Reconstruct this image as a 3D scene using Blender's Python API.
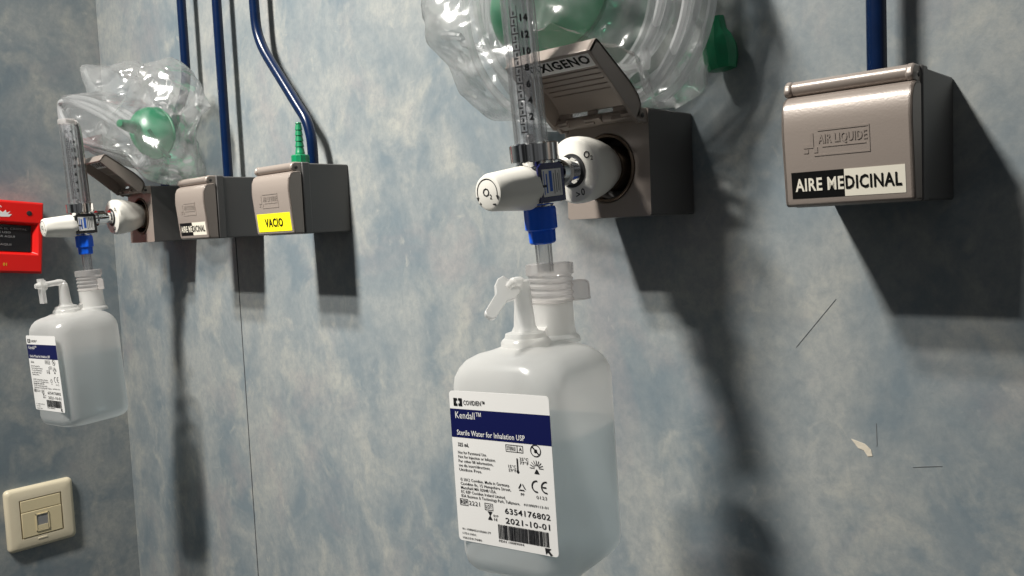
import bpy, bmesh, math, random
from mathutils import Vector, Matrix, noise
S = bpy.context.scene
for o in list(bpy.data.objects): bpy.data.objects.remove(o)
COL = S.collection
R = math.radians
# ------------------------------------------------------------------ camera, world, lamps, exposure
cam = bpy.data.objects.new('camera', bpy.data.cameras.new('camera')); COL.objects.link(cam)
cam.data.sensor_width = 36; cam.data.lens = 836.3/1024*36; cam.data.clip_start = .01
rt = Vector((.73212, .67970, -.04476)); up = Vector((-.01431, .08103, .99661)); fw = Vector((-.68102, .72900, -.06905))
cam.matrix_world = Matrix(((rt.x, up.x, -fw.x, .2031), (rt.y, up.y, -fw.y, -.5046), (rt.z, up.z, -fw.z, -.0053), (0, 0, 0, 1)))
S.camera = cam
vs = S.view_settings
vs.view_transform = 'Standard'; vs.look = 'None'; vs.exposure = 0.0; vs.gamma = 1; vs.use_curve_mapping = False
wd = bpy.data.worlds.new('room_light'); S.world = wd; wd.use_nodes = True
wn = wd.node_tree; bgn = wn.nodes['Background']
tc = wn.nodes.new('ShaderNodeTexCoord'); sp = wn.nodes.new('ShaderNodeSeparateXYZ'); rp = wn.nodes.new('ShaderNodeValToRGB')
mr = wn.nodes.new('ShaderNodeMapRange'); mr.inputs[1].default_value = -1; mr.inputs[2].default_value = 1
wn.links.new(tc.outputs['Generated'], sp.inputs[0]); wn.links.new(sp.outputs['Z'], mr.inputs[0]); wn.links.new(mr.outputs[0], rp.inputs[0])
rp.color_ramp.elements[0].color = (.10, .10, .10, 1); rp.color_ramp.elements[1].color = (.34, .35, .36, 1)
wn.links.new(rp.outputs[0], bgn.inputs[0]); bgn.inputs[1].default_value = .29
wz = wn.nodes.new('ShaderNodeTexNoise'); wz.inputs['Scale'].default_value = 2.6; wz.inputs['Detail'].default_value = 1; wn.links.new(tc.outputs['Generated'], wz.inputs['Vector'])
wr = wn.nodes.new('ShaderNodeMapRange'); wr.inputs[1].default_value = .40; wr.inputs[2].default_value = .62; wr.inputs[3].default_value = .25; wr.inputs[4].default_value = 1.9; wn.links.new(wz.outputs[0], wr.inputs[0])
wm = wn.nodes.new('ShaderNodeVectorMath'); wm.operation = 'SCALE'; wn.links.new(rp.outputs[0], wm.inputs[0]); wn.links.new(wr.outputs[0], wm.inputs['Scale']); wn.links.new(wm.outputs[0], bgn.inputs[0])
def lamp(name, loc, sx, sy, watts, target):
    d = bpy.data.lights.new(name, 'AREA'); d.shape = 'RECTANGLE'; d.size = sx; d.size_y = sy; d.energy = watts
    d.color = (1.0, .965, .90); d.spread = R(84)
    o = bpy.data.objects.new(name, d); COL.objects.link(o); o.location = loc
    o.rotation_euler = (Vector(target)-Vector(loc)).to_track_quat('-Z', 'Y').to_euler()
    return o
# three short tubes of the ceiling fixture over the left outlets
for yy in (-1.24, -.98, -.84):
    lamp('ceiling_tube', (-.56, yy, 1.2), .16, .05, 4.5, (-.48, -.05, -.05))
try: S.cycles.transparent_max_bounces = 32
except Exception: pass

# ------------------------------------------------------------------ materials
def mat(name, col, rough=.5, metal=0, spec=.5, bump=0, bscale=200, var=0, coat=0):
    m = bpy.data.materials.new(name); m.use_nodes = True; n = m.node_tree; b = n.nodes['Principled BSDF']
    b.inputs['Base Color'].default_value = (*col, 1); b.inputs['Roughness'].default_value = rough
    b.inputs['Metallic'].default_value = metal; b.inputs['Specular IOR Level'].default_value = spec
    b.inputs['Coat Weight'].default_value = coat
    if bump or var:
        t = n.nodes.new('ShaderNodeTexCoord'); z = n.nodes.new('ShaderNodeTexNoise'); z.inputs['Scale'].default_value = bscale
        z.inputs['Detail'].default_value = 4; n.links.new(t.outputs['Object'], z.inputs['Vector'])
        if bump:
            k = n.nodes.new('ShaderNodeBump'); k.inputs['Strength'].default_value = bump; k.inputs['Distance'].default_value = .001
            n.links.new(z.outputs[0], k.inputs['Height']); n.links.new(k.outputs[0], b.inputs['Normal'])
        if var:
            r = n.nodes.new('ShaderNodeValToRGB'); n.links.new(z.outputs[0], r.inputs[0])
            r.color_ramp.elements[0].position = .3; r.color_ramp.elements[1].position = .7
            r.color_ramp.elements[0].color = (*[c*(1-var) for c in col], 1); r.color_ramp.elements[1].color = (*[min(1, c*(1+var)) for c in col], 1)
            n.links.new(r.outputs[0], b.inputs['Base Color'])
    return m
def clear(name, tint=(1, 1, 1), body=.0, bodycol=(.8, .8, .8), rough=.06, spec=.12, edge=.9, bump=0, bscale=60, through=.5):
    """thin clear plastic: see-through, with a glossy film and a little milky scatter"""
    m = bpy.data.materials.new(name); m.use_nodes = True; n = m.node_tree
    for x in list(n.nodes): n.nodes.remove(x)
    N = n.nodes.new; L = n.links.new
    out = N('ShaderNodeOutputMaterial'); tr = N('ShaderNodeBsdfTransparent'); tr.inputs[0].default_value = (*tint, 1)
    gl = N('ShaderNodeBsdfGlossy'); gl.inputs['Roughness'].default_value = rough
    df = N('ShaderNodeBsdfDiffuse'); df.inputs[0].default_value = (*bodycol, 1)
    tl = N('ShaderNodeBsdfTranslucent'); tl.inputs[0].default_value = (*bodycol, 1)
    ms = N('ShaderNodeMixShader'); ms.inputs[0].default_value = through; L(df.outputs[0], ms.inputs[1]); L(tl.outputs[0], ms.inputs[2])
    m1 = N('ShaderNodeMixShader'); m1.inputs[0].default_value = body; L(tr.outputs[0], m1.inputs[1]); L(ms.outputs[0], m1.inputs[2])
    lw = N('ShaderNodeLayerWeight'); lw.inputs[0].default_value = .25
    ma = N('ShaderNodeMath'); ma.operation = 'MULTIPLY_ADD'; ma.inputs[1].default_value = edge; ma.inputs[2].default_value = spec
    ma.use_clamp = True; L(lw.outputs['Fresnel'], ma.inputs[0])
    m2 = N('ShaderNodeMixShader'); L(ma.outputs[0], m2.inputs[0]); L(m1.outputs[0], m2.inputs[1]); L(gl.outputs[0], m2.inputs[2])
    if bump:
        t = N('ShaderNodeTexCoord'); z = N('ShaderNodeTexVoronoi'); z.inputs['Scale'].default_value = bscale; L(t.outputs['Object'], z.inputs['Vector'])
        k = N('ShaderNodeBump'); k.inputs['Strength'].default_value = bump; k.inputs['Distance'].default_value = .004
        L(z.outputs['Distance'], k.inputs['Height']); L(k.outputs[0], gl.inputs['Normal']); L(k.outputs[0], df.inputs['Normal'])
    L(m2.outputs[0], out.inputs[0]); return m
def wall_mat(name):
    m = bpy.data.materials.new(name); m.use_nodes = True; n = m.node_tree; b = n.nodes['Principled BSDF']
    N = n.nodes.new; L = n.links.new
    t = N('ShaderNodeTexCoord'); mp = N('ShaderNodeMapping'); mp.inputs['Scale'].default_value = (1, 1, .85); L(t.outputs['Object'], mp.inputs[0])
    mp.inputs['Rotation'].default_value = (0, R(12), 0)
    def nz(s, d=6, rg=.6, dist=.6, off=0):
        q = N('ShaderNodeTexNoise'); q.inputs['Scale'].default_value = s; q.inputs['Detail'].default_value = d
        q.inputs['Roughness'].default_value = rg; q.inputs['Distortion'].default_value = dist
        a = N('ShaderNodeVectorMath'); a.operation = 'ADD'; a.inputs[1].default_value = (off, off*2, off*.7); L(mp.outputs[0], a.inputs[0]); L(a.outputs[0], q.inputs['Vector'])
        return q.outputs[0]
    def mix(f, a, c):
        q = N('ShaderNodeMix'); q.data_type = 'RGBA'; L(f, q.inputs[0])
        for s, v in ((6, a), (7, c)):
            if isinstance(v, tuple): q.inputs[s].default_value = (*v, 1)
            else: L(v, q.inputs[s])
        return q.outputs[2]
    def rmp(x, p0, p1, v0=0, v1=1):
        q = N('ShaderNodeMapRange'); q.inputs[1].default_value = p0; q.inputs[2].default_value = p1; q.inputs[3].default_value = v0; q.inputs[4].default_value = v1; L(x, q.inputs[0]); return q.outputs[0]
    base = mix(rmp(nz(11, 7, .60, .45), .38, .62), WALL[0], WALL[1])
    c2 = mix(rmp(nz(21, 7, .62, .5, 3.1), .50, .70, 0, .75), base, WALL[2])
    c3 = mix(rmp(nz(9, 5, .6, .5, 7.7), .54, .66, 0, .55), c2, WALL[3])
    c4 = mix(rmp(nz(120, 5, .75, .3, 1.3), .38, .68, 0, .42), c3, WALL[4])
    vo = nz(38, 4, .55, 1.2, 5.2)
    c5 = mix(rmp(vo, .66, .76, 0, .5), c4, WALL[2])
    L(c5, b.inputs['Base Color']); b.inputs['Roughness'].default_value = .48; b.inputs['Specular IOR Level'].default_value = .4
    k = N('ShaderNodeBump'); k.inputs['Strength'].default_value = .12; k.inputs['Distance'].default_value = .001; L(nz(260, 3, .6, .2), k.inputs['Height']); L(k.outputs[0], b.inputs['Normal'])
    return m
WALL = [(.172, .212, .238), (.315, .328, .320), (.405, .400, .362), (.290, .276, .278), (.130, .166, .194)]
M = dict(
    wall=wall_mat('marbled_vinyl'),
    taupe=mat('taupe_enamel', (.30, .255, .225), .34, .15, .5, .08, 900),
    body=mat('grey_enamel', (.095, .092, .09), .42, .15, .5, .1, 900),
    dark=mat('dark_recess', (.02, .018, .017), .6),
    brass=mat('dull_brass', (.16, .12, .09), .35, .8, .5, .05, 300),
    chrome=mat('chrome', (.80, .80, .80), .07, 1), steel=mat('steel', (.50, .48, .47), .25, 1, .5, .05, 300),
    white=mat('white_plastic', (.78, .76, .70), .32, 0, .5, .03, 300), ink=mat('black_ink', (.012, .012, .014), .5),
    wink=mat('white_ink', (.80, .79, .76), .5), paper=mat('label_paper', (.80, .795, .78), .42, 0, .4, .02, 300), navy=mat('navy_ink', (.005, .008, .068), .45, 0, .25),
    yellow=mat('yellow_label', (.86, .76, .012), .42, 0, .4, .02, 200), cream=mat('cream_label', (.74, .70, .60), .45, 0, .4, .02, 200),
    black=mat('black_label', (.006, .006, .006), .42, 0, .15, .02, 200),
    pipe=mat('blue_pipe_paint', (.0010, .010, .044), .25, 0, .35, .06, 120, .12), blue=mat('blue_nut_plastic', (.004, .12, .80), .38, 0, .5, .05, 250),
    deepblue=mat('deep_blue_plate', (.008, .010, .085), .18, 0, .6, .02, 200), midblue=mat('mid_blue_ink', (.03, .13, .55), .5),
    green=mat('green_plastic', (.0, .19, .075), .38, 0, .5, .06, 150, .1),
    red=mat('red_plastic', (.74, .008, .005), .40, 0, .5, .04, 200), ivory=mat('ivory_plastic', (.72, .64, .47), .36, 0, .5, .04, 200), ivory2=mat('ivory_plastic_dull', (.70, .60, .38), .42, 0, .5, .04, 200),
    glasspanel=mat('black_panel', (.012, .012, .014), .16, 0, .6, .02, 80), greyink=mat('grey_ink', (.25, .25, .25), .5), gold=mat('yellow_ink', (.75, .5, .03), .5),
    seam=mat('seam_dirt', (.05, .055, .06), .8), chip=mat('bare_plaster', (.62, .56, .46), .8, 0, .3, .3, 400), scuff=mat('scuff_grey', (.17, .185, .195), .8, 0, .2),
    rubber=mat('black_rubber', (.02, .02, .022), .5),
    tube=clear('clear_acrylic', (.985, .985, .99), .07, (.8, .82, .84), .05, .03, .6), stem=clear('clear_stem', (.95, .955, .96), .10, (.85, .85, .85), .05, .06, .7),
    capclear=clear('clear_styrene', (.98, .97, .965), .30, (.95, .91, .89), .08, .04, .45),
    film=clear('plastic_film', (.945, .95, .95), .17, (.90, .90, .90), .20, .10, .45),
    hose=clear('clear_hose', (.92, .925, .93), .42, (.88, .89, .90), .16, .06, .4),
    greenfilm=clear('green_mask_vinyl', (.12, .70, .42), .88, (.0, .40, .17), .36, .08, .5),
    milky=clear('milky_polypropylene', (.99, .99, .985), .55, (.995, .985, .965), .22, .03, .20, through=.62),
    milky2=clear('milky_thick', (.98, .985, .985), .52, (.97, .96, .94), .2, .04, .25),
    water=clear('water', (.83, .88, .905), .08, (.92, .95, .96), .03, .01, .08, through=.6),
)
# ------------------------------------------------------------------ mesh helpers
def link(name, me, parent=None, mats=(), loc=(0, 0, 0), rot=(0, 0, 0)):
    o = bpy.data.objects.new(name, me); COL.objects.link(o); o.location = loc; o.rotation_euler = rot
    for m in mats: me.materials.append(M[m] if isinstance(m, str) else m)
    if parent: o.parent = parent
    return o
def obj(name, bm, mats, parent=None, loc=(0, 0, 0), rot=(0, 0, 0), smooth=True, bevel=0, seg=2, ang=35, recalc=True):
    if recalc: bmesh.ops.recalc_face_normals(bm, faces=bm.faces[:])
    me = bpy.data.meshes.new(name); bm.to_mesh(me); bm.free()
    if isinstance(mats, str): mats = (mats,)
    o = link(name, me, parent, mats, loc, rot)
    if smooth:
        for p in me.polygons: p.use_smooth = True
        me.set_sharp_from_angle(angle=R(ang))
    if bevel:
        b = o.modifiers.new('bevel', 'BEVEL'); b.width = bevel; b.segments = seg; b.limit_method = 'ANGLE'; b.angle_limit = R(40); b.harden_normals = False
    return o
def thing(name, label, cat, loc, rot=(0, 0, 0), group=None):
    o = bpy.data.objects.new(name, None); COL.objects.link(o); o.location = loc; o.rotation_euler = rot; o.empty_display_size = .02
    return tag(o, label, cat, group)
def tag(o, label, cat, group=None):
    o['label'] = label; o['category'] = cat
    if group: o['group'] = group
    return o
def struct(o): o['kind'] = 'structure'; return o
def box(bm, a, b, mi=0):
    x0, y0, z0 = [min(p, q) for p, q in zip(a, b)]; x1, y1, z1 = [max(p, q) for p, q in zip(a, b)]
    v = [bm.verts.new(p) for p in ((x0, y0, z0), (x1, y0, z0), (x1, y1, z0), (x0, y1, z0), (x0, y0, z1), (x1, y0, z1), (x1, y1, z1), (x0, y1, z1))]
    for f in ((0, 3, 2, 1), (4, 5, 6, 7), (0, 1, 5, 4), (1, 2, 6, 5), (2, 3, 7, 6), (3, 0, 4, 7)):
        bm.faces.new([v[i] for i in f]).material_index = mi
    return bm
AX = {'z': Matrix.Identity(3), 'y': Matrix(((1, 0, 0), (0, 0, 1), (0, -1, 0))), '-y': Matrix(((1, 0, 0), (0, 0, -1), (0, 1, 0))), 'x': Matrix(((0, 0, 1), (0, 1, 0), (-1, 0, 0)))}
def lathe(bm, prof, c=(0, 0, 0), axis='z', n=40, mi=0, closed=True, mod=None):
    """prof: (t, r) along the axis"""
    A = AX[axis]; c = Vector(c); rings = []
    for t, r in prof:
        if r < 1e-6: rings.append([bm.verts.new(c+A@Vector((0, 0, t)))]); continue
        rings.append([bm.verts.new(c+A@Vector((math.cos(2*math.pi*k/n)*r*(mod(t, 2*math.pi*k/n) if mod else 1), math.sin(2*math.pi*k/n)*r*(mod(t, 2*math.pi*k/n) if mod else 1), t))) for k in range(n)])
    for a, b in zip(rings, rings[1:]):
        for k in range(n):
            j = (k+1) % n
            if len(a) == 1 and len(b) == 1: continue
            if len(a) == 1: f = [a[0], b[j], b[k]]
            elif len(b) == 1: f = [a[k], a[j], b[0]]
            else: f = [a[k], a[j], b[j], b[k]]
            bm.faces.new(f).material_index = mi
    if closed:
        for r in (rings[0], rings[-1]):
            if len(r) > 1: bm.faces.new(r).material_index = mi
    return bm
def sweep(bm, pts, r, n=12, mi=0, cap=True):
    """round bar along points; r is a number or one radius per point"""
    pts = [Vector(p) for p in pts]; rs = r if isinstance(r, (list, tuple)) else [r]*len(pts)
    t0 = (pts[1]-pts[0]).normalized(); u = t0.orthogonal().normalized(); rings = []
    for i, p in enumerate(pts):
        t = ((pts[min(i+1, len(pts)-1)]-pts[max(i-1, 0)])).normalized()
        u = (u-t*u.dot(t)).normalized(); w = t.cross(u)
        rings.append([bm.verts.new(p+rs[i]*(math.cos(2*math.pi*k/n)*u+math.sin(2*math.pi*k/n)*w)) for k in range(n)])
    for a, b in zip(rings, rings[1:]):
        for k in range(n): bm.faces.new([a[k], a[(k+1) % n], b[(k+1) % n], b[k]]).material_index = mi
    if cap: bm.faces.new(rings[0][::-1]).material_index = mi; bm.faces.new(rings[-1]).material_index = mi
    return bm
def spline(P, k=10):
    P = [Vector(p) for p in P]; out = []
    for i in range(len(P)-1):
        a, b, c, d = P[max(i-1, 0)], P[i], P[i+1], P[min(i+2, len(P)-1)]
        for j in range(k):
            t = j/k; out.append(.5*((2*b)+(c-a)*t+(2*a-5*b+4*c-d)*t*t+(3*b-a-3*c+d)*t**3))
    return out+[P[-1]]
def rrect(w, d, r, n=6):
    r = min(r, w/2-1e-4, d/2-1e-4); o = []
    for cx, cy, a0 in ((w/2-r, d/2-r, 0), (-w/2+r, d/2-r, 90), (-w/2+r, -d/2+r, 180), (w/2-r, -d/2+r, 270)):
        for k in range(n+1): a = R(a0+90*k/n); o.append((cx+r*math.cos(a), cy+r*math.sin(a)))
    return o
def loft(bm, secs, n=6, mi=0, caps=(True, True)):
    """secs: (z, w, d, r, cx, cy)"""
    rings = [[bm.verts.new((x+cx, y+cy, z)) for x, y in rrect(w, d, r, n)] for z, w, d, r, cx, cy in secs]
    for a, b in zip(rings, rings[1:]):
        for k in range(len(a)): bm.faces.new([a[k], a[(k+1) % len(a)], b[(k+1) % len(a)], b[k]]).material_index = mi
    if caps[0]: bm.faces.new(rings[0][::-1]).material_index = mi
    if caps[1]: bm.faces.new(rings[-1]).material_index = mi
    return bm
def prism(bm, poly, x0, x1, mi=0):
    """poly of (y, z) extruded along x"""
    a = [bm.verts.new((x0, y, z)) for y, z in poly]; b = [bm.verts.new((x1, y, z)) for y, z in poly]; n = len(poly)
    for k in range(n): bm.faces.new([a[k], b[k], b[(k+1) % n], a[(k+1) % n]]).material_index = mi
    bm.faces.new(a).material_index = mi; bm.faces.new(b[::-1]).material_index = mi
    return bm
# writing: flat letters laid on a face.  fr = function (u, v) -> point
def text_geo(s, bold=0):
    c = bpy.data.curves.new('t', 'FONT'); c.body = s; c.size = 1; c.offset = bold; c.space_character = 1.03+2.2*bold; c.resolution_u = 2
    o = bpy.data.objects.new('t', c); COL.objects.link(o)
    dg = bpy.context.evaluated_depsgraph_get(); me = o.evaluated_get(dg).to_mesh()
    V = [(v.co.x, v.co.y) for v in me.vertices]; F = [tuple(p.vertices) for p in me.polygons]
    o.evaluated_get(dg).to_mesh_clear(); bpy.data.objects.remove(o); bpy.data.curves.remove(c)
    return V, F
def write(bm, fr, s, u, v, h, width=None, mi=0, bold=0, center=False, fixed=1.0):
    """letters with cap height h starting at (u, v); fitted to width if given"""
    V, F = text_geo(s, bold)
    if not V: return
    x0 = min(p[0] for p in V); x1 = max(p[0] for p in V)
    sy = h/.69; sx = (width/(x1-x0)) if width else sy*fixed
    off = u-(x0*sx if not center else (x0+x1)/2*sx)
    vs_ = [bm.verts.new(fr(off+x*sx, v+y*sy)) for x, y in V]
    for f in F:
        try: bm.faces.new([vs_[i] for i in f]).material_index = mi
        except ValueError: pass
def quad(bm, fr, u0, v0, u1, v1, mi=0):
    bm.faces.new([bm.verts.new(fr(*q)) for q in ((u0, v0), (u1, v0), (u1, v1), (u0, v1))]).material_index = mi
def poly(bm, fr, pts, mi=0): bm.faces.new([bm.verts.new(fr(*q)) for q in pts]).material_index = mi
def ringq(bm, fr, cu, cv, r, t, mi=0, a0=0, a1=360, n=28):
    full = a1-a0 >= 360; P = []
    for k in range(n+1): a = R(a0+(a1-a0)*k/n); P.append((bm.verts.new(fr(cu+(r-t)*math.cos(a), cv+(r-t)*math.sin(a))), bm.verts.new(fr(cu+r*math.cos(a), cv+r*math.sin(a)))))
    for a, b in zip(P, P[1:]): bm.faces.new([a[0], a[1], b[1], b[0]]).material_index = mi
def disc(bm, fr, cu, cv, r, mi=0, n=20): poly(bm, fr, [(cu+r*math.cos(2*math.pi*k/n), cv+r*math.sin(2*math.pi*k/n)) for k in range(n)], mi)
def slab(bm, fr, frb, pts, mi=0):
    """thin sheet with its own edge: front outline fr, back outline frb"""
    a = [bm.verts.new(fr(*q)) for q in pts]; b = [bm.verts.new(frb(*q)) for q in pts]; n = len(pts)
    bm.faces.new(a).material_index = mi; bm.faces.new(b[::-1]).material_index = mi
    for k in range(n): bm.faces.new([a[k], b[k], b[(k+1) % n], a[(k+1) % n]]).material_index = mi
def rr(u0, v0, u1, v1, r): return [(x+(u0+u1)/2, y+(v0+v1)/2) for x, y in rrect(u1-u0, v1-v0, r, 4)]

# ------------------------------------------------------------------ setting
XC = -1.0645
bm = box(bmesh.new(), (XC-.12, 0, -1.3), (1.1, .12, 1.35)); wb = struct(obj('wall_back', bm, 'wall', smooth=False))
bm = box(bmesh.new(), (XC-.12, -1.7, -1.3), (XC, -.0002, 1.35)); wl = struct(obj('wall_left', bm, 'wall', smooth=False))
bm = box(bmesh.new(), (-.7125, -.0006, -1.3), (-.7117, .001, 1.3)); struct(obj('trim_1', bm, 'seam', smooth=False))
# chips and scratches in the vinyl
wf = lambda u, v: (u, -.0005, v); wfb = lambda u, v: (u, .0005, v)
def mark(name, pts, m, label, loc):
    b = bmesh.new(); slab(b, lambda u, v: (u, -.0003, v), wfb, pts); o = obj(name, b, m, smooth=False, loc=loc); o.parent = wb; o['label'] = label; return o
mark('chip', [(-.0062, .0042), (-.0022, -.0008), (.0012, -.0018), (.0035, -.0052), (.0062, -.0046), (.0054, -.0008), (.0020, .0022), (-.0020, .0032)], 'chip', 'pale chip where the vinyl is gouged', (.0150, 0, -.1455))
mark('scuff', [(0, .009), (.0003, .0085), (.0006, -.004), (.0003, -.0055)], 'scuff', 'dark upright scratch', (.0235, 0, -.1385))
mark('scuff', [(-.008, -.0012), (-.002, .0004), (.004, .0016), (.008, .0020), (.004, .0012), (-.002, 0)], 'scuff', 'short grey scuff', (.052, 0, -.1520))
mark('scuff', [(-.012, -.015), (-.0118, -.0152), (.014, .0160), (.0139, .0162)], 'scuff', 'long slanting scratch', (-.013, 0, -.072))

# ------------------------------------------------------------------ gas outlet boxes
W, H, DB = .0678, .068, .0535
def emblem(lid):
    """pressed maker's mark on the lid, in relief"""
    b = bmesh.new(); F0 = lambda v, d: -.0658-(v-.004)*.00345/.036-d
    f = lambda u, v: (u, F0(v, .00030), v); fb = lambda u, v: (u, F0(v, -.0008), v)
    for q in ((.0205, .0392, .047, .0401), (.0180, .0264, .047, .0271), (.0464, .0270, .047, .0393), (.0225, .0308, .0450, .0313), (.0125, .0308, .0180, .0328), (.0160, .0328, .0180, .0385), (.0180, .0282, .0200, .0310), (.0125, .0282, .0150, .0302)):
        slab(b, f, fb, [(q[0], q[1]), (q[2], q[1]), (q[2], q[3]), (q[0], q[3])])
    write(b, lambda u, v: (u, F0(v, .00035), v), 'AIR LIQUIDE', .0205, .0330, .0046, .0252, 0, .02)
    return obj('emblem', b, 'taupe', lid, smooth=False)
def sticker(lid, kind, frame, back, w, h):
    b = bmesh.new()
    e = .00028
    f2 = lambda u, v: Vector(frame(u, v))+(Vector(frame(u, v))-Vector(back(u, v))).normalized()*e
    if kind == 'aire':
        slab(b, frame, back, [(0, 0), (w*.485, 0), (w*.485, h), (0, h)], 0); slab(b, frame, back, [(w*.485, 0), (w, 0), (w, h), (w*.485, h)], 1)
        write(b, f2, 'AIRE ME', w*.035, h*.28, h*.46, w*.445, 1, .024); write(b, f2, 'DICINAL', w*.495, h*.28, h*.46, w*.475, 0, .024)
        return obj('sticker', b, ('black', 'cream'), lid, smooth=False)
    if kind == 'vacio':
        slab(b, frame, back, [(0, 0), (w, 0), (w, h), (0, h)], 0); write(b, f2, 'VACIO', w*.23, h*.27, h*.44, w*.54, 1, .028)
        return obj('sticker', b, ('yellow', 'black'), lid, smooth=False)
    slab(b, frame, back, [(0, 0), (w, 0), (w, h), (0, h)], 0); write(b, f2, 'OXIGENO', w*.04, h*.24, h*.52, w*.80, 1, .035)
    return obj('sticker', b, ('paper', 'black'), lid, smooth=False)
HY, HZ = -.0600, .0620           # hinge axis in box coordinates
def outlet_box(x, label, kind, open_lid=0):
    t = thing('gas_outlet', label, 'gas outlet', (x, 0, 0), group='wall gas outlet boxes')
    # housing: tapered sides kept square, front with a round socket when the lid is open
    b = bmesh.new()
    if not open_lid:
        box(b, (.0006, -DB+.0007, .0006), (W-.0006, 0, H-.001)); box(b, (0, -DB, 0), (W, -DB+.0085, H))
    else:
        box(b, (.0, -DB, 0), (W, -.0005, H)); front = [f for f in b.faces if f.calc_center_median().y < -DB+1e-5]
        bmesh.ops.delete(b, geom=front, context='FACES_ONLY')
        cx, cz, rr_ = W/2, .0325, .0222; n = 48; sq = []; ci = []; inn = []
        for k in range(n):
            a = 2*math.pi*k/n+math.pi/4; c, s = math.cos(a), math.sin(a); m_ = max(abs(c), abs(s))
            sq.append(b.verts.new((cx+c/m_*W/2, -DB, cz+(s/m_*(H-cz) if s > 0 else s/m_*cz)))); ci.append(b.verts.new((cx+c*rr_, -DB, cz+s*rr_))); inn.append(b.verts.new((cx+c*rr_*.94, -DB+.020, cz+s*rr_*.94)))
        for k in range(n):
            j = (k+1) % n; b.faces.new([sq[k], sq[j], ci[j], ci[k]]).material_index = 2; b.faces.new([ci[k], ci[j], inn[j], inn[k]]).material_index = 1
        b.faces.new(inn).material_index = 1
        bmesh.ops.remove_doubles(b, verts=b.verts[:], dist=1e-5)
    # ears holding the hinge bar
    for ex in (0, W-.0052):
        prism(b, [(-DB+.001, H), (-DB-.0075, H), (-DB-.0105, H-.0022), (-DB-.0115, H-.006), (-DB-.0095, H-.0082), (-DB+.001, H-.010)], ex, ex+.0040, 2)
    obj('housing', b, ('body', 'dark', 'taupe'), t, bevel=.0011)
    b = lathe(bmesh.new(), [(.0042, .0034), (.0044, .0040), (W-.0044, .0040), (W-.0042, .0034)], (0, HY, HZ+.0018), 'x', 24); obj('hinge', b, 'taupe', t)
    b = lathe(bmesh.new(), [(0, .0016), (.0004, .0016), (.0007, .0010)], (W-.0001, HY, HZ+.0006), 'x', 16); obj('hinge_pin', b, 'dark', t)
    # lid: a shallow tray hanging from the hinge
    out = [(-.0560, .0596), (-.0625, .0592), (-.0664, .0568), (-.0686, .0518), (-.0692, .0450), (-.06925, .0400), (-.0658, .0040), (-.0651, .0012), (-.0632, .0003)]
    ins = [(-.0560, .0576), (-.0618, .0572), (-.0648, .0551), (-.0666, .0510), (-.0672, .0450), (-.06725, .0400), (-.0638, .0048), (-.0632, .0026), (-.0632, .0003)]
    b = bmesh.new(); sh = lambda P: [(y-HY, z-HZ) for y, z in P]
    o_, i_ = sh(out), sh(ins)
    if open_lid:
        prism(b, o_[2:]+i_[-2:1:-1], .0004, W-.0004)
        for q0, q1 in ((.0004, .0130), (.0265, .0340), (.0470, W-.0004)): prism(b, o_[:3]+i_[2::-1], q0, q1)
    else: prism(b, o_+i_[-2::-1], .0004, W-.0004)
    for ex in (.0004, W-.0030): prism(b, [(-.0543-HY, .0584-HZ)]+o_+[(-.0543-HY, .0003-HZ)], ex, ex+.0026)
    box(b, (.0004, -.0543-HY, .0003-HZ), (W-.0004, -.0640-HY, .0026-HZ))
    for ex0, ex1 in ((.004, .012), (.0265, .0395), (.0555, .0640)): box(b, (ex0, -.0605-HY, .0555-HZ), (ex1, -.0570-HY, .0600-HZ))
    if open_lid:
        for k in range(5): yy = -.0638-(.0225+.0045*k)*.095; box(b, (.006, yy-.0003-HY, .0225+.0045*k-HZ), (W-.006, yy+.0010-HY, .0233+.0045*k-HZ))
        for ex in (.0018, W-.0046): prism(b, [(-.0553-HY, .056-HZ), (-.062-HY, .055-HZ), (-.063-HY, .061-HZ), (-.060-HY, .0655-HZ), (-.0563-HY, .064-HZ)], ex, ex+.0026)
    lid = obj('lid', b, 'taupe', t, (0, HY, HZ), (-R(open_lid), 0, 0), bevel=.0009)
    base = lambda d: (lambda u, v: (u, d-HY, v-HZ))
    if kind == 'aire': sticker(lid, kind, lambda u, v: (.0048+u, -.06605-v*.0958-HY, .0046+v-HZ), lambda u, v: (.0048+u, -.0655-v*.0958-HY, .0046+v-HZ), .0585, .0140)
    elif kind == 'vacio': sticker(lid, kind, lambda u, v: (.0050+u, -.06595-v*.0958-HY, .0036+v-HZ), lambda u, v: (.0050+u, -.0654-v*.0958-HY, .0036+v-HZ), .0590, .0175)
    else: sticker(lid, kind, lambda u, v: (.004+u, -.0640-.0955*(.0205-v)-HY+.0009, .0205-v-HZ), lambda u, v: (.004+u, -.0640-.0955*(.0205-v)-HY, .0205-v-HZ), W-.008, .0130)
    e = emblem(lid); e.location = (0, -HY, -HZ)
    if open_lid:
        b = lathe(bmesh.new(), [(.0020, .0224), (-.0008, .0224), (-.0012, .0216), (-.0008, .0205), (.006, .0200), (.006, .0222)], (W/2, -DB, .0325), 'y', 48, closed=False); obj('socket_ring', b, 'brass', t)
        b = lathe(bmesh.new(), [(.019, .0), (.019, .0150), (.002, .0150), (.000, .0140), (.000, .0105), (.012, .0102), (.012, 0)], (W/2, -DB, .0325), 'y', 40, closed=False); obj('socket', b, 'brass', t)
    return t
outlet_box(0, 'taupe gas outlet box with black and white sticker, biggest and farthest right', 'aire')
outlet_box(-.5508, 'grey gas outlet box with bright yellow sticker on its lid', 'vacio')
outlet_box(-.7162, 'small gas outlet box with black and white sticker, beside the yellow-stickered one', 'aire')
outlet_box(-.1622, 'grey oxygen outlet box with lid flipped open behind the large flowmeter', 'oxi', 129)
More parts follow.
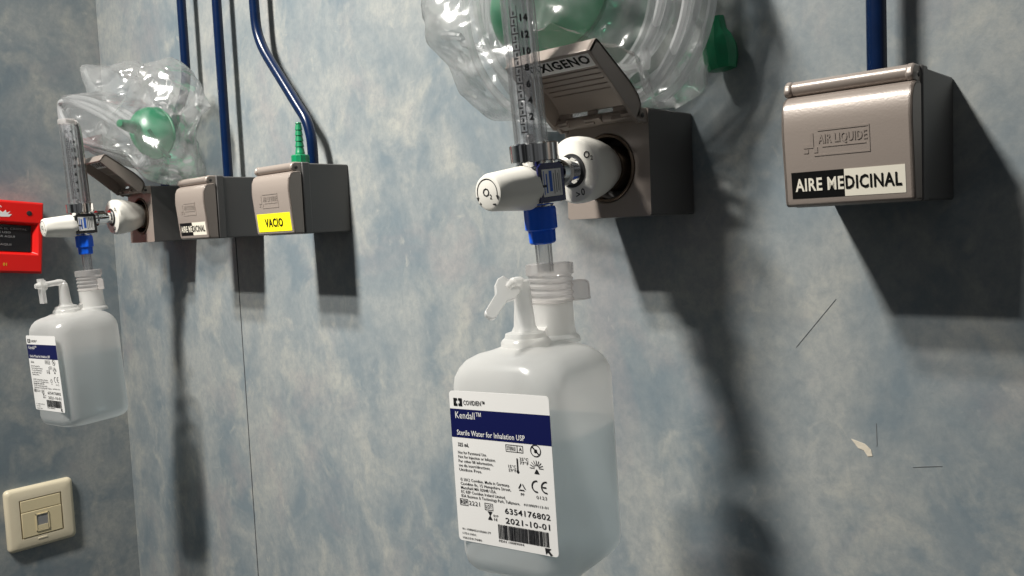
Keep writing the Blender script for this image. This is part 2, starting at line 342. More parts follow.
outlet_box(-.8770, 'grey oxygen outlet box with open lid near the left corner, beside the red box', 'oxi', 129)

# ------------------------------------------------------------------ blue pipes
def pipe(P, r, label, k=8):
    b = sweep(bmesh.new(), P, r, 20); z0 = P[-1]
    o = obj('gas_pipe', b, 'pipe'); tag(o, label, 'pipe', 'blue gas pipes'); return o
PR = .0053
pipe([(.034, -.0200, .0675), (.034, -.0200, .3), (.034, -.0200, .9)], PR, 'blue painted pipe rising from the farthest right outlet box')
pipe([(-.683, -.0200, .0675), (-.683, -.0200, .4), (-.684, -.0200, 1.0)], PR, 'straight blue pipe rising from the small outlet between its two neighbours')
pipe(spline([(-.5135, -.020, .0675), (-.5135, -.020, .085), (-.5150, -.020, .098), (-.5215, -.020, .114), (-.536, -.020, .131), (-.560, -.020, .1585), (-.584, -.020, .186), (-.5955, -.020, .202), (-.6025, -.020, .219), (-.6045, -.020, .240), (-.6050, -.020, .28)], 6)+[Vector((-.605, -.020, 1.0))], PR, 'bent blue pipe kinked above the yellow-stickered outlet box')
pipe(spline([(-.843, -.020, .0675), (-.843, -.020, .09), (-.838, -.020, .108), (-.822, -.020, .128), (-.790, -.020, .160), (-.774, -.020, .178), (-.767, -.020, .196), (-.766, -.020, .22), (-.766, -.020, .26)], 6)+[Vector((-.765, -.020, 1.0))], PR, 'blue pipe running down behind the crumpled bag near the corner')

# ------------------------------------------------------------------ green hose barb standing on the yellow-sticker box
t = thing('hose_barb', 'green ribbed hose barb standing on top of the yellow-stickered box', 'hose connector', (-.5045, -.0405, .0671))
b = lathe(bmesh.new(), [(0, .0078), (.0006, .0084), (.0088, .0084), (.0096, .0078), (.0096, .004)], n=36, mod=lambda t, a: 1+.03*math.cos(12*a)); obj('nut', b, 'green', t)
pr = [(.0094, .0046), (.0120, .0046)]
for k in range(5): pr += [(.0122+.0054*k, .0045-.00022*k), (.0170+.0054*k, .0037-.00022*k), (.0174+.0054*k, .0032-.00022*k)]
pr += [(.0400, .0030), (.0410, .0026), (.0410, .0015)]
b = lathe(bmesh.new(), pr, n=24); obj('barb', b, 'green', t)

# ------------------------------------------------------------------ flowmeters (local: origin on the socket axis at the box front, -y outward)
def flowmeter(x, dy, label, face, stem_len, sag, plate):
    t = thing('flowmeter', label, 'flowmeter', (x, -DB+dy, .0335), (R(sag), 0, 0), 'oxygen flowmeters')
    cy = -.073
    def grip(tt, a):                      # four finger scallops narrowing to the socket
        w = max(0, min(1, (tt+.036)/.012)); w *= max(0, min(1, (.002-tt)/.010)); return 1-.13*w*max(0, math.cos(2*a+.4))**2
    prof = [(.010, .0), (.010, .0090), (.003, .0098), (.000, .0112), (-.004, .0136), (-.010, .0163), (-.017, .0187), (-.025, .0205), (-.031, .0211), (-.0355, .0210), (-.0378, .0198), (-.0384, .0185), (-.0384, .0)]
    plug = obj('plug', lathe(bmesh.new(), prof, axis='y', n=64, mod=grip), 'white', t)
    b = bmesh.new(); fy = lambda u, v: (u, -.03865, v)
    for a, s in ((35, 'O2'), (-62, '0'), (-78, '>')):
        ca, sa = math.cos(R(a)), math.sin(R(a)); fr = lambda u, v, ca=ca, sa=sa, a=a: fy(.0155*ca+u, .0155*sa+v)
        write(b, fr, s[0], 0, -.002, .0042, None, 0, .02, True)
        if len(s) > 1: write(b, fr, s[1], .0036, -.0034, .0026, None, 0, .02, True)
    obj('lettering', b, 'ink', plug, smooth=False)
    b = lathe(bmesh.new(), [(-.0380, .0), (-.0380, .0085), (-.0405, .0085), (-.0405, .0060), (-.0480, .0060), (-.0480, .0092), (-.0560, .0092), (-.0560, .0066), (-.0640, .0066), (-.0640, 0)], axis='y', n=6*6); obj('stem', b, 'chrome', t)
    b = lathe(bmesh.new(), [(-.0385, .0068), (-.0386, .0106), (-.0390, .0106), (-.0392, .0068)], axis='y', n=40, closed=False); obj('gasket', b, 'rubber', t)
    # chromed body: upright block, waist and collar
    b = bmesh.new(); loft(b, [(-.0180, .020, .024, .006, 0, cy), (-.0172, .022, .026, .006, 0, cy), (.0030, .022, .026, .006, 0, cy), (.0050, .020, .024, .008, 0, cy), (.0082, .020, .021, .009, 0, cy)], 6)
    lathe(b, [(-.021, .0075), (-.0170, .0095), (-.016, .0095)], (0, cy, 0), n=32)
    lathe(b, [(-.001, .0085), (.0045, .0085)], (0, -.0835, -.0055), 'y', 32)
    obj('body', b, 'chrome', t, ang=50)
    b = lathe(bmesh.new(), [(.0075, .0130), (.0080, .0146), (.0178, .0148), (.0186, .0138), (.0186, .0112)], (0, cy, 0), n=48); obj('collar', b, 'chrome', t)
    # blue plate with a white instruction sticker on the wall-parallel side
    b = bmesh.new(); fx = lambda u, v: (.01165, cy+u, v); fxb = lambda u, v: (.0106, cy+u, v); fx1 = lambda u, v: (.01185, cy+u, v); fx2 = lambda u, v: (.01195, cy+u, v)
    slab(b, fx, fxb, [(-.0118, -.0168), (.0118, -.0168), (.0118, .0035), (.0085, .0062), (-.0085, .0062), (-.0118, .0035)], 0)
    slab(b, fx1, fx, [(-.0085, -.0135), (.0088, -.0135), (.0088, .0025), (-.0085, .0025)], 1)
    for k, (a, c, m_) in enumerate(((-.0075, .0006, 2), (-.0055, .0012, 2), (-.0025, .0026, 2), (.0012, .0008, 3), (.0032, .0008, 3), (.0052, .0008, 3), (.0068, .0005, 3))):
        quad(b, fx2, a, -.0122+.0008*(k % 3), a+c, .0015-.0016*(k % 2), m_)
    obj('plate', b, (plate, 'paper', 'midblue', 'greyink'), t, smooth=False)
    # flow control knob
    kz = -.0072
    flute = lambda tt, a: 1-.055*max(0, math.cos(3*a+.5))**3*max(0, min(1, (tt+.1150)/.006))
    b = lathe(bmesh.new(), [(-.0815, .0080), (-.0830, .0122), (-.0850, .0132), (-.0900, .0130), (-.1060, .0116), (-.1150, .0108), (-.1172, .0098), (-.1178, .0086), (-.1178, 0)], (0, 0, kz), 'y', 60, mod=flute); kn = obj('control_knob', b, 'white', t, (0, .0015, 0))
    b = bmesh.new(); fk = lambda u, v: (u, -.11800, kz+v)
    ringq(b, fk, 0, 0, .0080, .0005, 0, -20, 200); write(b, fk, 'O', -.0008, -.0020, .0046, None, 0, .01, True); write(b, fk, '2', .0026, -.0036, .0026, None, 0, .01, True)
    poly(b, fk, [(-.0087, -.0022), (-.0066, -.0022), (-.0077, -.0046)]); poly(b, fk, [(.0087, -.0018), (.0066, -.0018), (.0076, -.0042)])
    write(b, fk, '+', -.0060, -.0072, .0024, None, 0, .02, True); quad(b, fk, .0036, -.0070, .0062, -.0063)
    obj('lettering', b, 'ink', kn, smooth=False)
    b = lathe(bmesh.new(), [(-.0780, .0092), (-.0785, .0118), (-.0815, .0118), (-.0820, .0092)], (0, 0, kz), 'y', 40, mod=lambda tt, a: 1+.04*math.cos(16*a)); obj('knob_collar', b, 'rubber', t)
    # measuring tube with float ball
    b = lathe(bmesh.new(), [(.0180, .0094), (.1120, .0094), (.1120, .0080), (.0180, .0080)], (0, cy-.0025, 0), n=48, closed=False); tu = obj('measuring_tube', b, 'tube', t)
    b = lathe(bmesh.new(), [(.0180, .0040), (.1115, .0052), (.1115, .0041), (.0180, .0030)], (0, cy-.0025, 0), n=32, closed=False); obj('inner_tube', b, 'tube', tu)
    b = bmesh.new(); rad = .00955; a0 = math.atan2(face[1], face[0])
    fs = lambda u, v: (rad*math.cos(a0+u/rad), cy-.0025+rad*math.sin(a0+u/rad), v)
    for k in range(15):
        z = .0250+.00465*k; L_ = .0040 if k % 2 == 0 else .0026
        quad(b, fs, -.0046, z-.0004, -.0046+L_, z+.0004)
        quad(b, fs, -.0031, z+.0012, -.0021, z+.0032)
    for k, s in enumerate(('2', '4', '6', '8', '10', '12', '14')): write(b, fs, s, .0010, .0318+.0093*k, .0036, None, 0, .05)
    ringq(b, fs, -.0022, .1015, .0016, .0004); disc(b, fs, -.0022, .1015, .0006); write(b, fs, '4', .0015, .1000, .0030, None, 0, .02)
    for sx in (-.0048, -.0008): quad(b, fs, sx, .0235, sx+.00035, .0965)
    obj('scale', b, 'ink', tu, smooth=False)
    b = bmesh.new(); bmesh.ops.create_icosphere(b, subdivisions=3, radius=.0029, matrix=Matrix.Translation((0, cy-.0025, .0215))); obj('float_ball', b, 'steel', tu)
    b = lathe(bmesh.new(), [(.1105, .0), (.1105, .0100), (.1155, .0100), (.1165, .0092), (.1165, 0)], (0, cy-.0025, 0), n=40); obj('tube_cap', b, 'capclear', t)
    b = sweep(bmesh.new(), spline([(0, cy+.0100, .0150), (0, cy+.0100, .06), (0, cy+.0098, .1040), (0, cy+.0060, .1130), (0, cy-.0025, .1150)], 6), .0026, 12); obj('guard_rod', b, 'steel' if plate == 'rubber' else 'stem', t)
    # outlet
    hexm = lambda tt, a: 1+.035*math.cos(8*a)
    b = lathe(bmesh.new(), [(-.0190, .0070), (-.0195, .0090), (-.0210, .0095), (-.0325, .0095), (-.0335, .0080), (-.0405, .0078), (-.0415, .0070), (-.0415, .003)], (0, cy, 0), n=48, mod=hexm); obj('outlet_nut', b, 'blue', t)
    b = lathe(bmesh.new(), [(-.0405, .0052), (-stem_len, .0050), (-stem_len, .0034), (-.0405, .0034)], (0, cy, 0), n=28, closed=False); obj('outlet_stem', b, 'stem', t)
    return t
flowmeter(-.1283, .002, 'large near oxygen flowmeter with clear scale tube and white knob', (.66, -.75), .0585, 5, 'deepblue')
flowmeter(-.8430, .003, 'small far oxygen flowmeter near the left corner, white knob toward red box', (.94, -.34), .0640, 2.6, 'rubber')

# ------------------------------------------------------------------ humidifier bottles (local: origin at the middle of the cap top)
BW, BD, NY = .0755, .0790, .0255
def bottle(loc, rot, label, variant):
    t = thing('humidifier_bottle', label, 'bottle', loc, rot, 'sterile water bottles')
    c = -NY; B = bmesh.new()
    loft(B, [(-.1750, .052, .054, .014, 0, c), (-.1746, .062, .065, .015, 0, c), (-.1732, .0690, .0725, .017, 0, c), (-.1700, .0735, .0770, .017, 0, c), (-.1640, BW, BD, .017, 0, c), (-.0680, BW, BD, .017, 0, c), (-.0620, BW-.0010, BD-.001, .018, 0, c), (-.0570, BW-.0045, BD-.0045, .019, 0, c), (-.0530, BW-.0105, BD-.0095, .020, 0, c), (-.0505, BW-.0190, BD-.0160, .020, 0, c+.001), (-.0490, BW-.032, BD-.022, .018, 0, c+.002), (-.0470, BW-.046, BD-.026, .014, 0, c+.003), (-.0455, .0265, .0380, .012, 0, c+.003)], 7, caps=(True, True))
    obj('body', B, 'milky', t)
    lv = -.0940
    B = loft(bmesh.new(), [(-.1732, .060, .062, .014, 0, c), (-.1720, .0670, .0705, .016, 0, c), (-.1690, .0715, .0750, .016, 0, c), (-.1635, BW-.002, BD-.002, .016, 0, c), (lv, BW-.002, BD-.002, .016, 0, c)], 7); obj('water', B, 'water', t)
    B = lathe(bmesh.new(), [(-.0485, .0165), (-.0455, .0160), (-.0435, .0140), (-.0380, .0132), (-.0225, .0130), (-.0225, .0112), (-.0440, .0112)], n=44, closed=False); obj('neck', B, 'milky2', t)
    pr = [(-.0005, .0055), (0, .0125), (-.0006, .0146), (-.0068, .0147), (-.0076, .0136)]
    for k in range(4): z = -.0086-.0042*k; pr += [(z, .0130), (z-.0010, .0140), (z-.0022, .0140), (z-.0032, .0130)]
    pr += [(-.0248, .0130), (-.0248, .0118)]
    cap = obj('cap', lathe(bmesh.new(), pr, n=48, closed=False), 'capclear', t)
    a = R(35 if variant == 'near' else 10); ux, uy = math.cos(a), math.sin(a)
    B = sweep(bmesh.new(), spline([(.0128*ux, .0128*uy, -.0120), (.0190*ux, .0190*uy, -.0118), (.0224*ux, .0224*uy, -.0126), (.0234*ux, .0234*uy, -.0152), (.0234*ux, .0234*uy, -.0215), (.0228*ux, .0228*uy, -.0232), (.0130*ux, .0130*uy, -.0236)], 5), .0006, 8)
    fr = lambda u, v: (u*ux+.0003*uy, u*uy-.0003*ux, v); fb = lambda u, v: (u*ux-.0003*uy, u*uy+.0003*ux, v); slab(B, fr, fb, [(.0125, -.0234), (.0230, -.0230), (.0234, -.0150), (.0222, -.0124), (.0125, -.0120)])
    obj('tab', B, 'capclear', cap)
    sy = -.0310
    B = lathe(bmesh.new(), [(-.0500, .0146), (-.0440, .0146), (-.0425, .0136), (-.0415, .0122), (-.0390, .0116), (-.0380, .0080), (-.0350, .0064), (-.0200, .0052), (-.0090, .0048), (-.0080, .0037), (-.0080, 0)] if variant == 'near' else [(-.0500, .0146), (-.0440, .0146), (-.0425, .0136), (-.0415, .0122), (-.0390, .0116), (-.0380, .0080), (-.0350, .0064), (-.0170, .0050), (-.0130, .0046), (-.0120, .0035), (-.0120, 0)], (0, sy, 0), n=32); sp_ = None
    # ridge joining spout and neck
    prism(B, [(sy+.004, -.047), (sy+.004, -.0405), (-.0160, -.0400), (-.0110, -.0365), (-.0110, -.047)], -.0035, .0035)
    sp_ = obj('spout', B, 'milky2', t)
    B = bmesh.new()
    if variant == 'near':        # cap twisted sideways, paddle hanging
        sweep(B, spline([(0, sy, -.0110), (0, sy-.004, -.0090), (-.001, sy-.0090, -.0095), (-.002, sy-.0125, -.0120)], 5), [.0034]*5+[.0030]*5+[.0022]*6, 12)
        O_ = Vector((-.002, sy-.008, -.0090)); U_ = Vector((.02, -.82, -.57)).normalized(); N_ = Vector((.66, -.60, .25)); N_ = (N_-U_*N_.dot(U_)).normalized(); V_ = N_.cross(U_)
        fr = lambda u, v: O_+U_*u+V_*v*1.15+N_*.0013; fb = lambda u, v: O_+U_*u+V_*v*1.15-N_*.0013
        slab(B, fr, fb, [(0, .0052), (.004, .0066), (.009, .0060), (.014, .0034), (.0290, .0030), (.0310, .0016), (.0310, -.0016), (.0290, -.0030), (.014, -.0034), (.009, -.0060), (.004, -.0066), (0, -.0052)])
        obj('twist_tab', B, 'milky2', sp_, bevel=.0006)
    else:
        sweep(B, spline([(0, sy, -.0160), (0, sy-.0010, -.0120), (0, sy-.006, -.0108), (0, sy-.0235, -.0120)], 6), [.0043]*7+[.0037]*6+[.0032]*6, 14)
        for dz0, dz1, y0, y1 in ((-.0030, .0030, -.0225, -.0250),): box(B, (-.0045, sy+y0, -.0325), (.0045, sy+y1-.0015, -.0045))
        lathe(B, [(-.0310, .0026), (-.0210, .0058), (-.0200, .0058)], (0, sy, -.0122), 'y', 16)
        obj('twist_tab', B, 'milky2', sp_, bevel=.0010)
    # printed label on the front
    B = bmesh.new(); yf = c-BD/2
    f0 = lambda u, v: (u, yf-.00030, v); fb = lambda u, v: (u, yf-.00002, v); f1 = lambda u, v: (u, yf-.00040, v); f2 = lambda u, v: (u, yf-.00050, v); f3 = lambda u, v: (u, yf-.00058, v)
    X0, X1, Z0, Z1 = -.0322, .0352, -.1552, -.0682; w = X1-X0; h = Z1-Z0
    U = lambda p: X0+w*p; V = lambda p: Z1-h*p          # label coordinates in fractions, from its top left
    slab(B, f0, fb, rr(X0, Z0, X1, Z1, .0022), 0)
    quad(B, f1, X0, V(.307), X1, V(.118), 1)
    # square bracket mark and maker's name
    for q in ((.045, .046, .071, .098), (.045, .046, .084, .063), (.045, .081, .084, .098), (.109, .046, .135, .098), (.096, .046, .135, .063), (.096, .081, .135, .098)): quad(B, f2, U(q[0]), V(q[3]), U(q[2]), V(q[1]), 2)
    write(B, f2, 'COVIDIEN\u2122', U(.15), V(.088), h*.030, w*.22, 2, .008)
    write(B, f2, 'Kendall\u2122', U(.055), V(.180), h*.045, w*.27, 0, .0)
    write(B, f2, 'Sterile Water for Inhalation USP', U(.06), V(.290), h*.034, w*.69, 0, .01)
    write(B, f2, '325 mL', U(.06), V(.365), h*.024, w*.115, 2, .02)
    for k, (s, q) in enumerate((('Not for Parenteral Use.', .30), ('Not for Injection or Infusion.', .39), ('For other fill information,', .36), ('see dia insert/directions.', .33), ('Unidose Free.', .24))): write(B, f2, s, U(.055), V(.415+.0285*k), h*.019, w*q, 2, .008)
    for k, (s, q) in enumerate((('\u00a9 2012 Covidien. Made in Germany.', .51), ('Covidien llc, 15 Hampshire Street,', .52), ('Mansfield MA 02048 USA.', .37), ('EC REP Covidien Ireland Limited,', .46), ('IDA Business & Technology Park, Tullamore.', .60))): write(B, f2, s, U(.060), V(.595+.0275*k), h*.019, w*q, 2, .008)
    write(B, f2, 'H10909113-01', U(.70), V(.703), h*.015, w*.23, 2, .01)
    # symbols
    def frame(u0, v0, u1, v1, t_=.0035):
        for q in ((u0, v0, u1, v0+t_), (u0, v1-t_, u1, v1), (u0, v0, u0+t_*1.3, v1), (u1-t_*1.3, v0, u1, v1)): quad(B, f2, U(q[0]), V(q[3]), U(q[2]), V(q[1]), 2)
    frame(.555, .322, .725, .368); quad(B, f2, U(.665), V(.368), U(.670), V(.322), 2); write(B, f2, 'STERILE', U(.567), V(.356), h*.022, w*.085, 2, .015); write(B, f2, 'A', U(.685), V(.356), h*.022, None, 2, .015)
    ringq(B, f2, U(.845), V(.345), .0034, .0005, 2); poly(B, f2, [(U(.845)-.0026, V(.345)+.0020), (U(.845)-.0020, V(.345)+.0026), (U(.845)+.0026, V(.345)-.0020), (U(.845)+.0020, V(.345)-.0026)], 2); quad(B, f2, U(.832), V(.358), U(.858), V(.336), 2)
    quad(B, f2, U(.655), V(.490), U(.668), V(.405), 2); write(B, f2, '25\u00b0C', U(.685), V(.415), h*.018, w*.085, 2, .01); write(B, f2, '77\u00b0F', U(.685), V(.440), h*.018, w*.085, 2, .01); write(B, f2, '15\u00b0C', U(.57), V(.470), h*.018, w*.075, 2, .01); write(B, f2, '59\u00b0F', U(.57), V(.494), h*.018, w*.075, 2, .01); disc(B, f2, U(.6615), V(.490), .0009, 2)
    for k in range(9):
        a = R(k*22.5); p = (U(.845), V(.455)); d = (math.cos(a), math.sin(a)); n_ = (-d[1]*.00018, d[0]*.00018)
        poly(B, f2, [(p[0]+d[0]*.0014+n_[0], p[1]+d[1]*.0014+n_[1]), (p[0]+d[0]*.0014-n_[0], p[1]+d[1]*.0014-n_[1]), (p[0]+d[0]*.0044-n_[0], p[1]+d[1]*.0044-n_[1]), (p[0]+d[0]*.0044+n_[0], p[1]+d[1]*.0044+n_[1])], 2)
    poly(B, f2, [(U(.82), V(.490)), (U(.87), V(.490)), (U(.85), V(.462)), (U(.84), V(.462))], 2)
    p = (U(.69), V(.590))                                      # recycling triangle
    for k in range(3):
        a = R(90+120*k); b_ = R(90+120*(k+1)); A_ = (p[0]+.0037*math.cos(a), p[1]+.0034*math.sin(a)); B_ = (p[0]+.0037*math.cos(b_), p[1]+.0034*math.sin(b_))
        I = lambda q, s: (p[0]+(q[0]-p[0])*s, p[1]+(q[1]-p[1])*s); L_ = lambda q, r_, s: (q[0]+(r_[0]-q[0])*s, q[1]+(r_[1]-q[1])*s)
        poly(B, f2, [L_(A_, B_, .16), L_(A_, B_, .80), I(L_(A_, B_, .80), .62), I(L_(A_, B_, .16), .62)], 2)
    write(B, f2, 'PP', U(.675), V(.640), h*.016, w*.035, 2, .01)
    for cu in (.815, .905): ringq(B, f2, U(cu+.02), V(.570), .0034, .0008, 2, 80, 280)
    quad(B, f2, U(.890), V(.575), U(.925), V(.566), 2)
    write(B, f2, '0123', U(.825), V(.647), h*.020, w*.10, 2, .0)
    frame(.040, .716, .125, .760); write(B, f2, 'REF', U(.05), V(.750), h*.024, w*.065, 2, .02); write(B, f2, '2221', U(.135), V(.752), h*.028, w*.115, 2, .0)
    frame(.30, .722, .385, .768); write(B, f2, 'LOT', U(.312), V(.757), h*.024, w*.06, 2, .02)
    write(B, f2, '6354176802', U(.505), V(.772), h*.036, w*.44, 2, .012); write(B, f2, '2021-10-01', U(.505), V(.835), h*.036, w*.43, 2, .012)
    poly(B, f2, [(U(.325), V(.775)), (U(.375), V(.775)), (U(.352), V(.802)), (U(.375), V(.830)), (U(.325), V(.830)), (U(.348), V(.802))], 2); write(B, f2, 'EXP', U(.385), V(.805), h*.013, w*.05, 2, .01); write(B, f2, '1d', U(.39), V(.830), h*.018, None, 2, .02)
    for k, (s, q) in enumerate((('01-108845210500177', .30), ('17211001', .14), ('10635417680', .20))): write(B, f2, s, U(.045), V(.925+.030*k), h*.013, w*q, 2, .01)
    rnd = random.Random(5); u = .425                          # bar code
    while u < .915:
        g = rnd.choice((.004, .004, .008, .012)); quad(B, f2, U(u), V(.945), U(min(u+g, .918)), V(.850), 2); u += g+rnd.choice((.004, .004, .006))
    write(B, f2, 'PDN 10089094', U(.425), V(.965), h*.014, w*.25, 2, .01)
    poly(B, f2, [(U(.875), V(.952)), (U(.935), V(.952)), (U(.915), V(.966)), (U(.945), V(.990)), (U(.925), V(.998)), (U(.900), V(.977)), (U(.882), V(.993))], 2)
    obj('label', B, ('paper', 'navy', 'ink'), t, smooth=False)
    return t
bottle((-.1283, -.1158, -.0262), (R(0), R(-1.5), R(8.5)), 'large near bottle of sterile water with white and navy label, half full', 'near')
bottle((-.8430, -.1210, -.0298), (R(2.5), R(-1.2), R(7.6)), 'small far water bottle near the corner, T-shaped white tab on its spout', 'far')

# ------------------------------------------------------------------ oxygen mask kits in clear bags
def crumple(name, outline, cy, thick, shear, seed, label, limit):
    """a clear pouch: its flat outline (x, z), puffed by thick to either side and creased"""
    cx = sum(p[0] for p in outline)/len(outline); cz = sum(p[1] for p in outline)/len(outline)
    A = sorted((math.atan2(z-cz, x-cx), x-cx, z-cz) for x, z in outline)
    def edge(a):
        for i in range(len(A)):
            a0, x0, z0 = A[i-1]; a1, x1, z1 = A[i]
            if i == 0: a0 -= 2*math.pi
            for q in (a, a-2*math.pi, a+2*math.pi):
                if a0 <= q <= a1:
                    c, s_ = math.cos(q), math.sin(q); dx, dz = x1-x0, z1-z0
                    return abs((x0*dz-z0*dx)/(c*dz-s_*dx+1e-12))
        return .05
    b = bmesh.new(); bmesh.ops.create_icosphere(b, subdivisions=6, radius=1, matrix=Matrix.Rotation(.4, 4, 'X')); off = Vector((seed*3.1, seed*1.7, seed*.9))
    for v in b.verts:
        d = v.co.copy(); rho = math.hypot(d.x, d.z); a = math.atan2(d.z, d.x); r = edge(a)*rho**.9
        p = Vector((math.cos(a)*r, math.copysign(abs(d.y)**.8, d.y)*thick, math.sin(a)*r))
        wp = p+Vector((noise.noise(p*16+off), noise.noise(p*16-off), noise.noise(p*16+off*2)))*.016
        rg_ = lambda f, k: 1-2*abs(noise.noise(wp*f+off*k))
        n1 = .010*noise.noise(p*12+off)+.0085*rg_(19, 1)+.0052*rg_(43, 2)+.0026*rg_(90, 3)-.006
        p += Vector((d.x*.45, d.y, d.z*.45))*n1
        p.y += shear*p.x
        v.co = limit(Vector((cx, cy, cz))+p)
    o = obj(name, b, 'film', recalc=False, ang=50)
    return tag(o, label, 'plastic bag', 'clear bags on the oxygen outlets')
def lim(x0):
    lo, hi = x0-.006, x0+W+.006
    def f(p):
        p.y = max(min(p.y, -.003), -.1085)
        if lo < p.x < hi:
            if p.y > -.062: p.z = max(p.z, H+.0035)
            if p.y <= -.055: p.z = max(p.z, .0635+.0195+.82*(-.055-p.y))
        if p.x >= hi and x0 < -.5:
            if p.x > -.722: p.z = max(p.z, H+.004)
        return p
    return f
near, far = lim(-.1622), lim(-.8770)
def bags():
    crumple('plastic_bag', [(-.2597, .2104), (-.2668, .1612), (-.2599, .1321), (-.2461, .1154), (-.2331, .092), (-.2105, .0736), (-.1858, .0667), (-.1619, .0682), (-.1214, .0664), (-.0926, .0682), (-.0754, .0762), (-.071, .0953), (-.0648, .1248), (-.0611, .154), (-.0761, .1994), (-.1283, .2249), (-.2044, .2385)],
            -.052, .044, .17, 1, 'crumpled clear plastic bag over the large open outlet box, top cut by frame', near)
    crumple('plastic_bag', [(-.9336, .1687), (-.9186, .1855), (-.88, .1832), (-.8473, .1827), (-.8632, .2145), (-.8337, .2115), (-.7957, .2119), (-.758, .2032), (-.7244, .2029), (-.712, .1905), (-.705, .1721), (-.695, .1489), (-.712, .14), (-.719, .1141), (-.704, .0747), (-.7137, .0633), (-.7529, .0682), (-.778, .0863), (-.822, .0992), (-.8692, .1129), (-.9032, .1332), (-.9267, .148)],
            -.072, .036, .22, 2, 'small crumpled clear bag with pointed corner over the outlet near the corner', far)
bags()
def coil(c, r, n, seed, tilt, label, ends, limit, hr=.0034):
    rnd = random.Random(seed); P = [Vector(p) for p in ends[0]]
    K = 28
    for k in range(int(n*K)):
        a = 2*math.pi*k/K-.9; q = k/(n*K); rr0 = r*(.80+.22*noise.noise(Vector((q*7, seed, 0)))+.16*math.sin(q*13))
        p = Vector((math.cos(a)*rr0*1.08, (q-.5)*.045, math.sin(a)*rr0)); p = Matrix.Rotation(R(tilt), 3, 'X') @ p
        P.append(limit(Vector(c)+p, hr))
    P += [Vector(p) for p in ends[1]]
    b = sweep(bmesh.new(), spline(P, 3), hr, 8); o = obj('oxygen_tubing', b, 'hose'); return tag(o, label, 'tubing', 'coiled oxygen tubing')
def limh(x0):
    g = lim(x0)
    def f(p, r):
        q = g(p.copy()); 
        if q.z > p.z+1e-6: q.z += r
        q.y = min(q.y, -.030 if x0 < -.5 else -.008); return q
    return f
coil((-.150, -.046, .150), .088, 9.3, 3, 8, 'coil of clear oxygen tubing inside the large bag', ([(-.278, -.055, .146), (-.262, -.052, .143), (-.246, -.050, .132)], []), limh(-.1622), .0030)
def bundle(c, ax, bx, n, seed, label, limit, hr):
    """long flattened coil: ax, bx are its half axes in space"""
    rnd = random.Random(seed); P = []; K = 24; ax = Vector(ax); bx = Vector(bx); nn = ax.cross(bx).normalized()
    for k in range(int(n*K)):
        a = 2*math.pi*k/K; q = k/(n*K); j = noise.noise(Vector((q*9, seed, 0)))
        P.append(limit(Vector(c)+ax*math.cos(a)*(1+.12*j)+bx*math.sin(a)*(.55+.55*q+.2*j)+nn*(.012*math.sin(q*17)), hr))
    b = sweep(bmesh.new(), spline(P, 3), hr, 8); o = obj('oxygen_tubing', b, 'hose'); return tag(o, label, 'tubing', 'coiled oxygen tubing')
bundle((-.862, -.080, .134), (.066, .024, -.040), (.016, .012, .024), 8.4, 4, 'flattened coil of clear oxygen tubing inside the small bag by the corner', limh(-.8770), .0028)
def mask(loc, rot, s, label):
    t = thing('oxygen_mask', label, 'oxygen mask', loc, rot, 'green oxygen masks')
    b = bmesh.new(); pr = []
    for k in range(13): a = R(90*k/12); pr.append((math.sin(a)**.9*.042*s, math.cos(a)*.036*s+.0001))
    lathe(b, pr[:-1]+[(.044*s, .009*s), (.052*s, .0085*s)], n=40, closed=False, mod=lambda t, a: 1+.28*math.cos(a)**2-.10*max(0, math.cos(a))**4)
    obj('shell', b, 'greenfilm', t)
    b = sweep(bmesh.new(), [(.036*s*(1.28 if 1 else 1)*math.cos(2*math.pi*k/40)*(1-.1*max(0, math.cos(2*math.pi*k/40))), .036*s*math.sin(2*math.pi*k/40), 0) for k in range(41)], .0022*s, 8); obj('rim', b, 'green', t)
    b = lathe(bmesh.new(), [(.050*s, .0090*s), (.056*s, .0098*s), (.066*s, .0085*s), (.078*s, .0060*s), (.078*s, .004*s)], n=24); obj('port', b, 'green', t)
    b = bmesh.new(); sweep(b, spline([(.040*s, 0, .004), (.060*s, .012, .012), (.062*s, .020, .030), (.030*s, .024, .045)], 8), .0022, 8); obj('strap', b, 'green', t)
    return t
mask((-.178, -.040, .150), (R(78), R(-18), R(10)), 1.0, 'green oxygen mask inside the large bag behind the scale tube')
mask((-.792, -.050, .128), (R(75), R(60), R(10)), .72, 'green oxygen mask inside the small bag by the corner')

# ------------------------------------------------------------------ red call point on the side wall
t = thing('call_point', 'red break-glass call point at the left edge on the side wall', 'alarm call point', (XC, -.1525, .0165), (R(-5.5), 0, 0))
hs, dp = .0480, .030
def fX(d): return lambda u, v: (d, u, v)
b = bmesh.new()
def sq(d, a, c=None): c = c or a; return [b.verts.new((d, y, z)) for y, z in ((-a, -c), (a, -c), (a, c), (-a, c))]
rings = [sq(0, hs), sq(dp-.002, hs), sq(dp, hs-.002)]
z0, z1, yh = -.0225, .0195, .0425
rings.append([b.verts.new((dp, y, z)) for y, z in ((-yh, z0), (yh, z0), (yh, z1), (-yh, z1))])
rings.append([b.verts.new((dp-.008, y, z)) for y, z in ((-yh+.007, z0+.003), (yh-.007, z0+.003), (yh-.007, z1-.003), (-yh+.007, z1-.003))])
for A_, B_ in zip(rings, rings[1:]):
    for k in range(4): b.faces.new([A_[k], A_[(k+1) % 4], B_[(k+1) % 4], B_[k]])
b.faces.new(rings[0]); b.faces.new(rings[-1])
obj('case', b, 'red', t, bevel=.0012)
b = box(bmesh.new(), (dp-.0079, -.0345, z0+.0035), (dp-.006, .0345, z1-.0035))
F = fX(dp-.0058)
